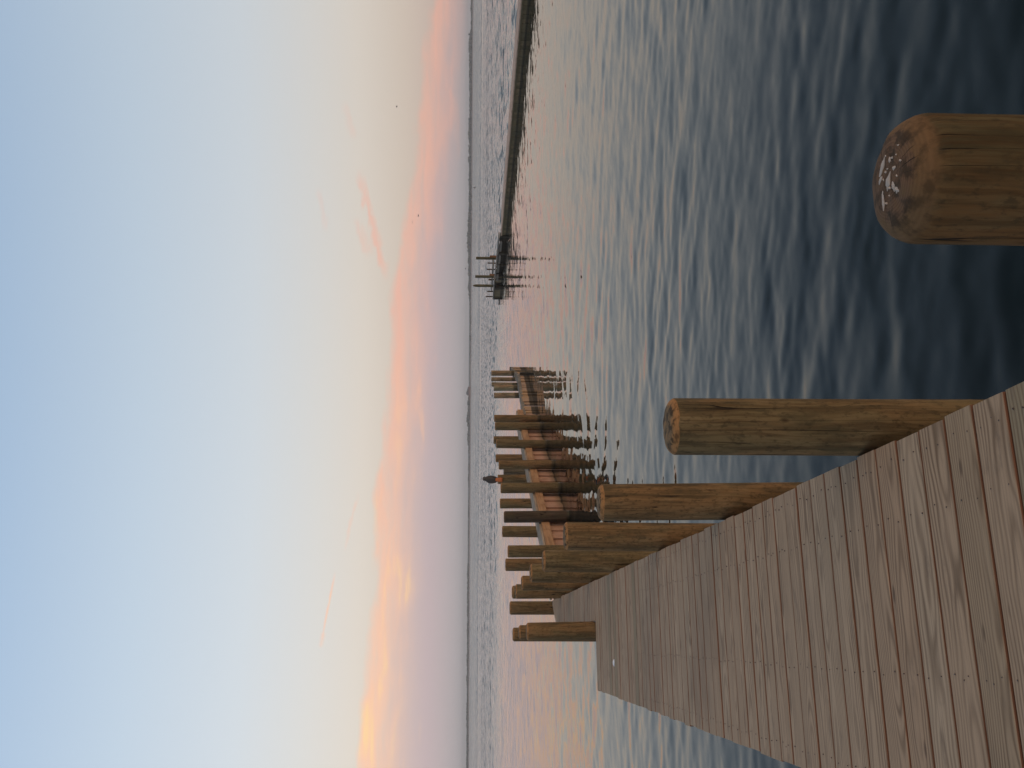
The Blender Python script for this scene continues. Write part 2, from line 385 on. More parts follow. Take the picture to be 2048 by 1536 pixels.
k = -22
Y = seam0
while True:
    y0 = seam0 + k * PITCH + GAP / 2 + rng.uniform(-0.0018, 0.0018); y1 = seam0 + (k + 1) * PITCH - GAP / 2 + rng.uniform(-0.0018, 0.0018)
    k += 1
    if y0 < -1.6: continue
    yc = (y0 + y1) / 2
    rnd = rng.random(); tilt = rng.uniform(-0.0018, 0.0018)
    xr = XR + rng.uniform(-0.007, 0.004)
    if y1 < YSTEP + 0.10:
        xl = XL + rng.uniform(-0.005, 0.007)
        plank(y0, y1, xl, xl, xr, rnd, tilt)
        rows = (0.640, 0.425, -0.130, -0.515)
    else:
        f0 = max(XN, (0.46 * y0 - 7.68) / 0.888); f1 = max(XN, (0.46 * y1 - 7.68) / 0.888)
        if f1 > XR - 0.06: break
        plank(y0, y1, f0, f1, xr, rnd, tilt)
        rows = (0.640, 0.425) if f1 < 0.38 else (0.640,)
    if yc < 9.0:
        for rx in rows:
            for q in ((0.24, 0.76) if rng.random() < 0.8 else (0.24, 0.5, 0.76)):
                screw(rx + rng.uniform(-0.012, 0.012), y0 + (y1 - y0) * (q + rng.uniform(-0.06, 0.06)))
mb.build('decking', [M['deck'], M['screw']], dock)
YEND = 17.3
for (xa, xb, ya, yb) in ((0.655, 0.697, -1.5, 17.30), (-0.585, -0.545, -1.5, YSTEP - 0.02), (0.405, 0.445, -1.5, 17.0), (-0.15, -0.11, -1.5, YSTEP - 0.02)):
    b = MB(); b.box(xa, xb, ya, yb, ZD - TH - 0.225, ZD - TH - 0.002, 0, rng.random()); b.build('stringer', M['beam'], dock)
b = MB(); b.box(-0.543, 0.25, YSTEP - 0.02, YSTEP + 0.022, ZD - TH - 0.225, ZD - TH - 0.003, 0, 0.3); b.build('end_beam', M['beam'], dock)
for yb in (1.75, 3.75, 5.8, 7.7, 10.0):
    b = MB(); b.box(-0.62, 0.70, yb - 0.08, yb + 0.08, ZD - TH - 0.42, ZD - TH - 0.228, 0, 0.6); b.build('cross_beam', M['beam'], dock)

# ------------------------------------------------------------------ piles
def pile(name, cx, cy, ztop, r, mat, seed, bevel=0.028, rtop=0.70, zbot=-1.6, nseg=28, lean=(0, 0), slant=0.0, rnd_=0.45):
    rg = random.Random(seed)
    if lean == (0, 0) and seed > 101: lean = (rg.uniform(-0.012, 0.012), rg.uniform(-0.012, 0.012))
    if seed > 103 and r > 0.1: r *= rg.uniform(0.95, 1.05)
    ph = rg.uniform(0, 10)
    h = ztop - zbot
    prof = []
    nz = 14
    for i in range(nz + 1): prof.append((1.0, zbot + (h - bevel) * (i / nz) ** 0.8))
    rt = rtop
    for f in (0.125, 0.25, 0.375, 0.5, 0.625, 0.75, 0.875, 1.0):
        ra, za_ = 1.0 - (1.0 - rt) * (1.0 - math.cos(f * math.pi / 2)), math.sin(f * math.pi / 2)
        rl, zl = 1.0 - (1.0 - rt) * f, f
        rr = rnd_ * ra + (1 - rnd_) * rl; zz = ztop - bevel * (1.0 - (rnd_ * za_ + (1 - rnd_) * zl))
        prof.append((rr, zz))
    prof += [(rt * 0.93, ztop + 0.0015), (rt * 0.5, ztop + 0.002)]
    vs = []; fs = []
    for j, (q, z) in enumerate(prof):
        for i in range(nseg):
            th = 2 * math.pi * i / nseg
            body = 1.0 + 0.022 * mnoise.noise(Vector((math.cos(th) * 1.3 + ph, math.sin(th) * 1.3, z * 0.7))) + 0.010 * mnoise.noise(Vector((math.cos(th) * 4 + ph, math.sin(th) * 4, z * 0.9)))
            taper = 1.0 + 0.012 * (ztop - z)
            rr = r * q * body * taper
            zz = z
            if j > nz: zz += slant * math.cos(th) * q * r + 0.004 * mnoise.noise(Vector((math.cos(th) * 2 + ph, math.sin(th) * 2, 3.1)))
            vs.append((rr * math.cos(th) + lean[0] * (z - ztop), rr * math.sin(th) + lean[1] * (z - ztop), zz - 0.0))
    n = len(prof)
    for j in range(n - 1):
        for i in range(nseg):
            a = j * nseg + i; b_ = j * nseg + (i + 1) % nseg
            fs.append((a, b_, b_ + nseg, a + nseg))
    vs.append((0, 0, ztop + 0.001)); c = len(vs) - 1
    for i in range(nseg): fs.append(((n - 1) * nseg + i, (n - 1) * nseg + (i + 1) % nseg, c))
    fs.append(tuple(range(nseg - 1, -1, -1)))
    b = MB(); b.add(vs, fs, 0, rg.random())
    o = b.build(name, mat, None, smooth=True, loc=(cx, cy, 0))
    return o

G1 = 'round piles along the basin edge of the dock'
# (photo top x, centre y, radius, label, material, bevel, rtop, slant)
row = [
 (1745, 358, 0.123, 'thick worn pile with white bird lime on its rounded brown top, rising from dark water', 'pile_near', 0.058, 0.56, 0.0),
 (1326, 853, 0.117, 'smooth tan pile with long dark crack, standing alone beside the wide dock planks', 'pile', 0.028, 0.70, 0.0),
 (1193, 1005, 0.117, 'brown pile next after the lone cracked tan pile, touching the overlapping row', 'pile', 0.028, 0.72, 0.0),
 (1126, 1072, 0.118, 'olive brown pile second after the lone cracked tan pile along the dock', 'pile', 0.026, 0.74, 0.0),
 (1084, 1122, 0.118, 'brown pile third after the lone cracked tan pile along the dock', 'pile', 0.026, 0.74, 0.0),
 (1059, 1146, 0.118, 'brown pile with a dark knot below its top, fourth after the lone cracked tan pile', 'pile', 0.026, 0.74, 0.0),
 (1042, 1166, 0.118, 'brown pile fifth after the lone cracked tan pile, mostly hidden by the row', 'pile', 0.026, 0.74, 0.0),
 (1030, 1183, 0.118, 'dark streaked brown pile second last in the row by the narrow dock run', 'pile', 0.026, 0.74, 0.0),
 (1023.5, 1184.5, 0.115, 'last pile of the overlapping row at the far corner of the dock', 'pile', 0.026, 0.74, 0.0),
]
YS = [None] * 9
for i, (xt, yc, r, lab, mt, bev, rt, sl) in enumerate(row):
    X = XR + 0.014 + r
    P = at_plane(xt, yc, 1.0, 0.0, X)
    if i == 7: P = at_plane(xt, yc, 0.0, 1.0, 16.3)
    if i == 8: P = at_plane(xt, yc, 0.0, 1.0, 17.75)
    ztop = at_plane(xt, yc, 0.0, 1.0, P[1] + 0.72 * r * rt / 0.7)[2]
    o = pile('wooden_pile', P[0], P[1], ztop, r, M[mt], 100 + i, bev, rt, nseg=72 if i < 2 else 40, slant=sl, rnd_=0.95 if i == 0 else 0.6)
    tag(o, lab, 'pile', G1)
    row[i] = (o, P, ztop)
print('dock piles', [(round(float(p[0]), 2), round(float(p[1]), 2), round(float(z), 2)) for o, p, z in row])

# bird lime on the thick near pile
p0, P0, zt0 = row[0]
rg = random.Random(5); g = MB()
def blob(cx, cy, r, el=1.0, ang=0.0, z=None, th=0.0022):
    n = 11; vs = []
    for i in range(n):
        a = 2 * math.pi * i / n; q = r * rg.uniform(0.6, 1.25)
        u, v = q * math.cos(a) * el, q * math.sin(a)
        X, Y_ = cx + u * math.cos(ang) - v * math.sin(ang), cy + u * math.sin(ang) + v * math.cos(ang)
        R_ = math.hypot(X, Y_); rt = 0.123 * 0.54
        zz = zt0 + 0.0025 - max(0.0, R_ - rt) * 0.95
        vs.append((X, Y_, zz))
    cz = max(v[2] for v in vs) + th
    vs.append((cx, cy, cz))
    vs += [(a, b, c - 0.008) for a, b, c in vs[:n]]
    fs = [(i, (i + 1) % n, n) for i in range(n)] + [(n + 1 + i, n + 1 + (i + 1) % n, (i + 1) % n, i) for i in range(n)]
    g.add(vs, fs)
for (q, w, r, el, an) in ((0.038, 0.022, 0.005, 4.0, 2.35), (0.016, 0.034, 0.0045, 3.0, 2.0), (-0.002, 0.004, 0.009, 1.9, 2.6), (-0.028, 0.034, 0.006, 2.8, 2.9), (-0.02, -0.012, 0.006, 2.2, 0.2),
                          (-0.034, -0.024, 0.006, 1.6, 0.8), (0.012, -0.022, 0.004, 1.8, 1.2), (0.035, -0.012, 0.0045, 1.2, 0.3)):
    blob(q, w, r, el, an)
for i in range(16):
    blob(rg.uniform(-0.055, 0.055), rg.uniform(-0.065, 0.04), rg.uniform(0.0010, 0.0026), rg.uniform(1, 2.2), rg.uniform(0, 3))
d = g.build('bird_lime', M['guano'], p0); d['label'] = 'white bird lime streaks'

G2 = 'three piles lined up beyond the dock step'
for i, (xt, yc, Y_, r, lab) in enumerate((
    (1052, 1263.5, 12.13, 0.110, 'brown pile standing in the notch where the wide dock steps in'),
    (1037, 1265, 14.3, 0.112, 'middle one of three piles lined up beyond the dock step'),
    (1025, 1269, 16.6, 0.118, 'hindmost of three piles lined up beyond the dock step'))):
    P = at_plane(xt, yc, 0, 1.0, Y_); z = at_plane(xt, yc, 0, 1.0, Y_ + 0.07)[2]
    o = pile('wooden_pile', P[0], P[1], z, r, M['pile'], 200 + i, 0.024, 0.76, nseg=36)
    tag(o, lab, 'pile', G2)
P = at_plane(1019, 1216, NW[0], NW[1], -7.94); z = at_plane(1019, 1216, NW[0], NW[1], -7.98)[2]
o = pile('wooden_pile', P[0], P[1], z, 0.122, M['pile'], 230, 0.022, 0.8, nseg=36)
tag(o, 'lone brown pile behind the cut end of the narrow dock run, against open water', 'pile')

G3 = 'piles on the basin face of the reddish bulkhead'
for i, (xt, yc, r, mt, lab) in enumerate((
    (988, 836.7, 0.122, 'pile', 'end pile of the reddish bulkhead, beside the older broken wall'),
    (989.6, 852.4, 0.130, 'pile', 'basin side pile close beside the end pile of the reddish bulkhead'),
    (992, 887.5, 0.127, 'pile', 'third basin side pile from the broken wall end of the reddish bulkhead'),
    (997, 930, 0.126, 'pile', 'olive brown basin side pile fourth from the broken wall end of the bulkhead'),
    (1000.8, 976, 0.128, 'pile', 'basin side pile just beside the pile with the perched bird'),
    (1007.4, 1034, 0.130, 'pile_dark', 'dark purplish brown pile on the basin side of the reddish bulkhead'),
    (1015, 1103, 0.128, 'pile', 'reddish brown pile at the dock end of the bulkhead, basin side'))):
    P = at_plane(xt, yc, NW[0], NW[1], -7.235); z = at_plane(xt, yc, NW[0], NW[1], -7.28)[2]
    o = pile('wooden_pile', P[0], P[1], z, r, M[mt], 300 + i, 0.018, 0.84, nseg=32)
    tag(o, lab, 'pile', G3)
G4 = 'piles on the bay face of the reddish bulkhead'
perch = None
for i, (xt, yc, r, mt, lab) in enumerate((
    (987, 880, 0.125, 'pile', 'bay side pile behind the third basin pile of the bulkhead'),
    (991, 916.5, 0.125, 'pile', 'slim reddish brown bay side pile behind the olive brown one'),
    (1006.7, 943.5, 0.118, 'pile_grey', 'short grey pile with flat top, lower than all its neighbours on the bulkhead'),
    (995, 958.7, 0.125, 'pile', 'bay side pile that the dark bird perches on'),
    (999.6, 1007, 0.124, 'pile', 'reddish brown bay side pile next to the dark purplish pile, towards the bird'),
    (1004, 1063, 0.126, 'pile', 'bay side pile standing clear next to the dark purplish pile, towards the dock'),
    (1010.4, 1129.5, 0.128, 'pile', 'bay side pile rising just behind the overlapping row of dock piles'))):
    P = at_plane(xt, yc, NW[0], NW[1], -7.945); z = at_plane(xt, yc, NW[0], NW[1], -7.99)[2]
    o = pile('wooden_pile', P[0], P[1], z, r, M[mt], 340 + i, 0.016, 0.86, nseg=32)
    tag(o, lab, 'pile', G4)
    if i == 3: perch = (P[0], P[1], z)

# ------------------------------------------------------------------ reddish bulkhead
def s_of(P): return TW[0] * P[0] + TW[1] * P[1]
S_END = s_of(at_plane(1032.7, 823, NW[0], NW[1], -7.36))
bulk = empty('bulkhead', (1.5, 18.9, 0))
tag(bulk, 'reddish vertical board bulkhead with a timber rail and narrow grey cap, joining the dock', 'bulkhead')
def wloc(pts):   # into the bulkhead's own frame
    return [(x - 1.5, y - 18.9) for x, y in pts]
def wall_box(b, s0, s1, n0, n1, z0, z1, rnd=0.0, sa=None):
    """box along the wall; n0<n1; sa: start at n1 if the end is cut askew"""
    b.prism(wloc([wall_pt(s0, n0), wall_pt(s1, n0), wall_pt(s1, n1), wall_pt(s0 if sa is None else sa, n1)])[::-1], z0, z1, 0, rnd)
b = MB(); s = 16.4; i = 0
rg = random.Random(3)
while s < S_END:
    w = 0.29 if i % 2 == 0 else 0.21
    nn = -7.405 if i % 2 == 0 else -7.445
    wall_box(b, s + 0.003, min(s + w - 0.003, S_END), nn - 0.05, nn, -1.4, 0.60, rg.random())
    s += w; i += 1
b.build('sheathing', M['sheath'], bulk)
b = MB(); wall_box(b, 16.2, S_END + 0.02, -7.80, -7.76, -1.4, 0.60, 0.4); b.build('back_sheathing', M['sheath'], bulk)
edges = [15.95, 19.2, 22.9, 26.6, 30.0, S_END + 0.12]
for a, c in zip(edges[:-1], edges[1:]):
    b = MB(); wall_box(b, a, c - 0.006, -7.402, -7.318, 0.445, 0.628, rg.random()); b.build('rail', M['waler'], bulk)
for a, c in zip(edges[:-1], edges[1:]):
    b = MB()
    for q in range(2):
        n0 = -7.815 + q * 0.226
        wall_box(b, (a + 0.75 - 0.30 * q if a < 16 else a), c - 0.006 + (0.05 if q else 0), n0, n0 + 0.220, 0.631, 0.671 + rg.uniform(-0.003, 0.003), rg.random())
    b.build('cap', M['cap'], bulk)

# ------------------------------------------------------------------ old weathered wall beyond it
A0 = at_z(1073, 829, 0.0)[:2]; A1 = at_z(1054.2, 751, 0.0)[:2]; A2 = at_z(1045.2, 735, 0.0)[:2]
def top_z(P, x, y):
    dd = (P[0] * HF[0] + P[1] * HF[1]); return at_d(x, y, dd)[2]
zA0, zA1, zA2 = top_z(A0, 1045.5, 822), top_z(A1, 1034.5, 751), top_z(A2, 1020.5, 735)
print('old wall', A0, A1, A2, zA0, zA1, zA2)
oldw = empty('broken_wall', (A0[0], A0[1], 0))
tag(oldw, 'old broken bulkhead of uneven weathered boards, lower than the reddish one it continues', 'bulkhead')
def old_run(Pa, Pb, za, zb, n, bs, bc, seed):
    rg = random.Random(seed)
    Pa = np.array(Pa); Pb = np.array(Pb); dvec = (Pb - Pa); L = np.linalg.norm(dvec); dvec = dvec / L
    nv = np.array([-dvec[1], dvec[0]])               # away from the basin
    for i in range(n):
        f0, f1 = i / n, (i + 1) / n
        if rg.random() < 0.06: continue
        o = rg.uniform(-0.03, 0.03)
        z = za + (zb - za) * (f0 + f1) / 2 - 0.05 - (rg.uniform(0, 0.06))
        q0 = Pa + dvec * (L * f0 + 0.006) + nv * o; q1 = Pa + dvec * (L * f1 - 0.006) + nv * o
        poly = [q0, q1, q1 + nv * 0.06, q0 + nv * 0.06]
        bs.prism([(p[0] - A0[0], p[1] - A0[1]) for p in poly], -1.4, z, 0, rg.random())
    q0 = Pa + nv * 0.065; q1 = Pb + nv * 0.065
    m_ = 6
    for i in range(m_):
        f0, f1 = i / m_, (i + 1) / m_
        p0_ = q0 + (q1 - q0) * f0; p1_ = q0 + (q1 - q0) * (f1 - 0.002)
        z = za + (zb - za) * (f0 + f1) / 2
        poly = [p0_ - nv * 0.07, p1_ - nv * 0.07, p1_ + nv * 0.20, p0_ + nv * 0.20]
        bc.prism([(p[0] - A0[0], p[1] - A0[1]) for p in poly], z - 0.11, z + rg.uniform(-0.008, 0.008), 0, rg.random())
bs, bc = MB(), MB()
old_run(A0, A1, zA0, zA1, 24, bs, bc, 1); old_run(A1, A2, zA1, zA2, 11, bs, bc, 2)
bs.build('sheathing', M['old_sheath'], oldw); bc.build('cap', M['old_cap'], oldw)
b = MB(); q = (A2 - A1) / np.linalg.norm(A2 - A1); nq = np.array([-q[1], q[0]])
pts = [A2, A2 + q * 0.22, A2 + q * 0.22 + nq * 0.30, A2 + nq * 0.30]
b.prism([(p[0] - A0[0], p[1] - A0[1]) for p in pts], -1.4, zA2 + 0.02, 0, 0.2); b.build('end_post', M['black_wood'], oldw)
b = MB(); pts = [A1 + q * 0.02 - nq * 0.11, A1 + q * 0.18 - nq * 0.11, A1 + q * 0.18 - nq * 0.012, A1 + q * 0.02 - nq * 0.012]
b.prism([(p[0] - A0[0], p[1] - A0[1]) for p in pts], -1.4, zA1 - 0.10, 0, 0.6); b.build('corner_post', M['black_wood'], oldw)
G5 = 'weathered piles behind the broken wall'
da = float(A0 @ HF); db = float(A1 @ HF)
for i, (xt, yc, wpx, dd, lab) in enumerate((
    (982.5, 746.3, 10.6, 37.6, 'weathered pale pile with rusty streak at the outer end of the broken wall'),
    (982.5, 758.5, 8.4, 37.2, 'weathered pale pile with dark foot, second from the outer end of the broken wall'),
    (983, 768.8, 9.0, 36.8, 'partly hidden pile in the tight cluster behind the broken wall'),
    (987.5, 776, 11.8, 35.6, 'pale green pile overlapping another one behind the broken wall'),
    (988, 791, 12.0, 34.6, 'weathered pile standing apart behind the broken wall, towards the reddish bulkhead'))):
    P = at_d(xt, yc, dd)
    o = pile('wooden_pile', P[0], P[1], P[2], wpx / F * dd / 2, M['pile_old'], 400 + i, 0.012, 0.9, nseg=24)
    tag(o, lab, 'pile', G5)

# ------------------------------------------------------------------ breakwater across the basin
XB = 24.25
bw = empty('breakwater', (XB, 30, 0))
tag(bw, 'long low breakwater of dark olive boards with a pinkish walkway on top', 'breakwater')
yb1 = at_plane(1004.5, 470, 1, 0, XB)[1]
ZB = 0.33
print('bw: end', yb1, [at_plane(x, y, 1, 0, XB) for x, y in ((1040, 0), (1018.8, 286), (1004.5, 438), (1002, 470), (985.5, 594))])
b = MB(); s = 14.0; i = 0; rg = random.Random(8)
while s < yb1:
    w = rg.uniform(0.24, 0.34)
    o = 0.0 if i % 2 else 0.012
    b.box(o, 0.10, s + 0.001 - 30, min(s + w - 0.001, yb1) - 30, -1.5, ZB - 0.05, 0, rg.random()); s += w; i += 1
b.build('sheathing', M['olive'], bw)
b = MB(); b.box(-0.05, -0.003, 14 - 30, yb1 - 30, ZB - 0.13, ZB - 0.045, 0, 0.2); b.build('rail', M['olive'], bw)
b = MB(); b.box(1.36, 1.42, 14 - 30, yb1 - 30, -1.5, ZB - 0.05, 0, 0.5); b.build('back_sheathing', M['olive'], bw)
b = MB(); s = 14.0
while s < yb1:
    b.box(-0.06, 1.46, s + 0.004 - 30, min(s + 0.236, yb1) - 30, ZB - 0.045, ZB + rg.uniform(-0.004, 0.004), 0, rg.random()); s += 0.24
b.build('walkway', M['walk'], bw)

# ruined outer end of it
ye = at_plane(985.5, 596, 1, 0, XB)[1]
zr = float(at_plane(997, 480, 1, 0, XB)[2]); zr2 = float(at_plane(985, 594, 1, 0, XB)[2])
print('ruin', yb1, ye, zr, zr2)
ru = empty('ruined_breakwater', (XB, yb1, 0))
tag(ru, 'ruined dark breakwater end with missing boards, bleached top beams and gaps', 'breakwater')
L = ye - yb1
def zt(f): return zr + (zr2 - zr) * f
b = MB(); n = 46; rg = random.Random(11)
for i in range(n):
    f0, f1 = i / n, (i + 1) / n
    b.box(0.45, 0.53, L * f0 + 0.2, L * f1 + 0.19, -1.5, zt(f0) - rg.uniform(0.10, 0.16), 0, rg.random())
b.build('sheathing', M['black_wood'], ru)
for (ga, gb) in ((0.60, 0.68), (0.82, 1.0)):
    b = MB()
    for i in range(n):
        f0, f1 = i / n, (i + 1) / n
        if ga < f0 < gb: b.box(-0.02, 0.05, L * f0 + 0.2, L * f1 + 0.2, -1.5, zt(f0) - 0.06 - rg.uniform(0.001, 0.02), 0, rg.random())
    b.build('board_panel', M['olive'], ru)
for (f0, f1) in ((0.02, 0.24), (0.26, 0.42), (0.45, 0.62), (0.66, 1.0)):
    b = MB(); z = zt((f0 + f1) / 2)
    b.box(-0.10, 0.30, L * f0, L * f1, z - 0.07, z, 0, rg.random()); b.build('top_beam', M['grey_wood'], ru)
for (f0, f1, dz) in ((0.06, 0.20, 0.10), (0.26, 0.38, 0.12), (0.40, 0.52, 0.10), (0.56, 0.66, 0.12)):
    b = MB(); z = zt(f0) - dz
    b.box(-0.16, -0.105, L * f0, L * f1, z - 0.13, z, 0, rg.random()); b.build('hanging_board', M['grey_wood'], ru)
for f in (0.0, 0.24, 0.42, 0.64, 0.80, 0.985):
    b = MB(); b.box(-0.098, 0.12, L * f, L * f + 0.22, -1.5, zt(f) - 0.075, 0, rg.random()); b.build('support_post', M['black_wood'], ru)
qa = at_plane(985, 522, 1, 0, XB + 1.4); qb = at_plane(983, 572, 1, 0, XB + 1.4)
b = MB(); b.box(1.0, 1.8, qa[1] - yb1, qb[1] - yb1, float(qa[2]) - 0.10, float(qa[2]) - 0.02, 0, 0.4); b.build('walkway_remnant', M['grey_wood'], ru)
b = MB(); b.box(-0.02, 0.10, L + 0.02, L + 1.4, 0.02, 0.10, 0, 0.4); b.build('sunken_beam', M['black_wood'], ru)

G6 = 'tall piles rising from the ruined breakwater'
for i, (xt, yc, wpx, xo, lab) in enumerate((
    (952, 516.2, 5.6, 0.7, 'tall olive pile with rusty board at its foot on the ruined breakwater, shoreward one'),
    (950.6, 553, 5.6, 0.7, 'tall olive pile between its two tall companions on the ruined breakwater'),
    (946, 571.2, 5.4, 1.0, 'tallest olive pile with tapered tip, outermost on the ruined breakwater'))):
    P = at_plane(xt, yc, 1, 0, XB + xo); dd = float(P[:2] @ HF)
    o = pile('tall_pile', P[0], P[1], P[2], wpx / F * dd / 2, M['pile_olive'], 500 + i, 0.03 if i < 2 else 0.25, 0.85 if i < 2 else 0.35, nseg=20)
    tag(o, lab, 'pile', G6)
    if i < 2:
        bb = MB(); r_ = wpx / F * dd / 2; hb = (0.62, 0.72)[i]
        z0_, z1_ = ((0.30, 0.92), (0.20, 0.86))[i]
        bb.box(r_ * 0.1, r_ * 1.5, -r_ * 1.7, -r_ * 1.05, z0_, z1_, 0, 0.4); e = bb.build('rusty_board', M['rust_wood'], o); e['label'] = 'rusty board fixed to the foot of the pile'
G7 = 'short thin stakes on the ruined breakwater'
for i, (xt, xb, yc, lab) in enumerate((
    (975, 985, 526, 'thin dark stake beside the shoreward tall pile'),
    (973.6, 984, 538.8, 'thin dark stake halfway between the shoreward and middle tall piles'),
    (976.8, 991, 559.2, 'thicker dark stake close beside the middle tall pile'),
    (974.4, 986, 582.8, 'thin stake next outward from the tallest tall pile'),
    (971.6, 986, 593, 'thin stake at the very outer tip of the ruined breakwater'))):
    P = at_plane(xt, yc, 1, 0, XB + 1.5 - 0.2 * i); dd = float(P[:2] @ HF)
    o = pile('stake', P[0], P[1], P[2], (2.6 if i != 2 else 3.6) / F * dd / 2, M['pile_dark'], 520 + i, 0.01, 0.8, nseg=12)
    tag(o, lab, 'stake', G7)

# ------------------------------------------------------------------ perched hawk
M['feather'] = plain('dark_feathers', (0.050, 0.040, 0.036), 0.75)
M['rufous'] = plain('rufous_feathers', (0.46, 0.13, 0.035), 0.75)
M['beak'] = plain('beak', (0.10, 0.09, 0.07), 0.4)
hawk = empty('bird', (perch[0], perch[1], perch[2]), -_y)      # local -Y looks back to the dock
tag(hawk, 'dark brown bird with a rufous orange tail perched on a pile of the bulkhead', 'bird')
def tube(path, radii, flat=1.0, nseg=14):
    b = MB(); vs = []; fs = []
    for (p, r) in zip(path, radii):
        for i in range(nseg):
            a = 2 * math.pi * i / nseg
            vs.append((p[0] + r * math.cos(a), p[1] + r * flat * math.sin(a), p[2]))
    n = len(path)
    for j in range(n - 1):
        for i in range(nseg):
            a = j * nseg + i; c = j * nseg + (i + 1) % nseg
            fs.append((a, c, c + nseg, a + nseg))
    fs.append(tuple(range(nseg - 1, -1, -1))); fs.append(tuple(range((n - 1) * nseg, n * nseg)))
    b.add(vs, fs); return b
body_path = [(0.0, -0.045, 0.03), (0.0, -0.05, 0.08), (0.0, -0.035, 0.14), (0.0, -0.02, 0.20), (0.0, 0.0, 0.26), (0.003, 0.01, 0.30),
             (0.008, 0.02, 0.335), (0.010, 0.025, 0.365), (0.010, 0.028, 0.395), (0.010, 0.028, 0.415), (0.010, 0.028, 0.424)]
tube(body_path, [0.040, 0.062, 0.082, 0.094, 0.094, 0.084, 0.062, 0.056, 0.055, 0.040, 0.010], 0.85).build('body', M['feather'], hawk, True)
for sx in (-1, 1):
    wp = [(sx * 0.045, -0.085, 0.0), (sx * 0.062, -0.085, 0.06), (sx * 0.074, -0.070, 0.13), (sx * 0.078, -0.045, 0.20), (sx * 0.070, -0.02, 0.27), (sx * 0.06, 0.0, 0.30)]
    tube(wp, [0.010, 0.026, 0.034, 0.036, 0.028, 0.008], 0.7, 10).build('wing', M['feather'], hawk, True)
tube([(0.0, -0.165, -0.13), (0.0, -0.150, -0.08), (0.0, -0.12, 0.0), (0.0, -0.075, 0.07), (0.0, -0.05, 0.10)], [0.062, 0.066, 0.056, 0.042, 0.028], 0.32, 12).build('tail', M['rufous'], hawk, True)
tube([(0.050, 0.045, 0.385), (0.063, 0.05, 0.380), (0.072, 0.053, 0.368), (0.073, 0.053, 0.356)], [0.014, 0.012, 0.008, 0.002], 0.8, 8).build('beak', M['beak'], hawk, True)
for sx in (-1, 1):
    tube([(sx * 0.03, 0.0, -0.005), (sx * 0.03, 0.0, 0.03), (sx * 0.032, -0.01, 0.09)], [0.018, 0.012, 0.032], 1.0, 8).build('leg', M['beak'], hawk, True)

# ------------------------------------------------------------------ scrap on the deck
P = at_z(1229, 1325, ZD)
b = MB(); n = 9; rg = random.Random(4)
top = [(0.045 * math.cos(2 * math.pi * i / n) * rg.uniform(0.75, 1.1), 0.026 * math.sin(2 * math.pi * i / n) * rg.uniform(0.7, 1.2)) for i in range(n)]
vs = [(x, y, 0.002) for x, y in top] + [(x * 0.55, y * 0.55, 0.014) for x, y in top] + [(0, 0, 0.018)]
fs = [(i, (i + 1) % n, n + (i + 1) % n, n + i) for i in range(n)] + [(n + i, n + (i + 1) % n, 2 * n) for i in range(n)]
b.add(vs, fs); o = b.build('shell', M['white'], None, True, loc=(P[0], P[1], ZD + 0.002))
tag(o, 'small white shell lying on the dock planks near the step', 'shell')

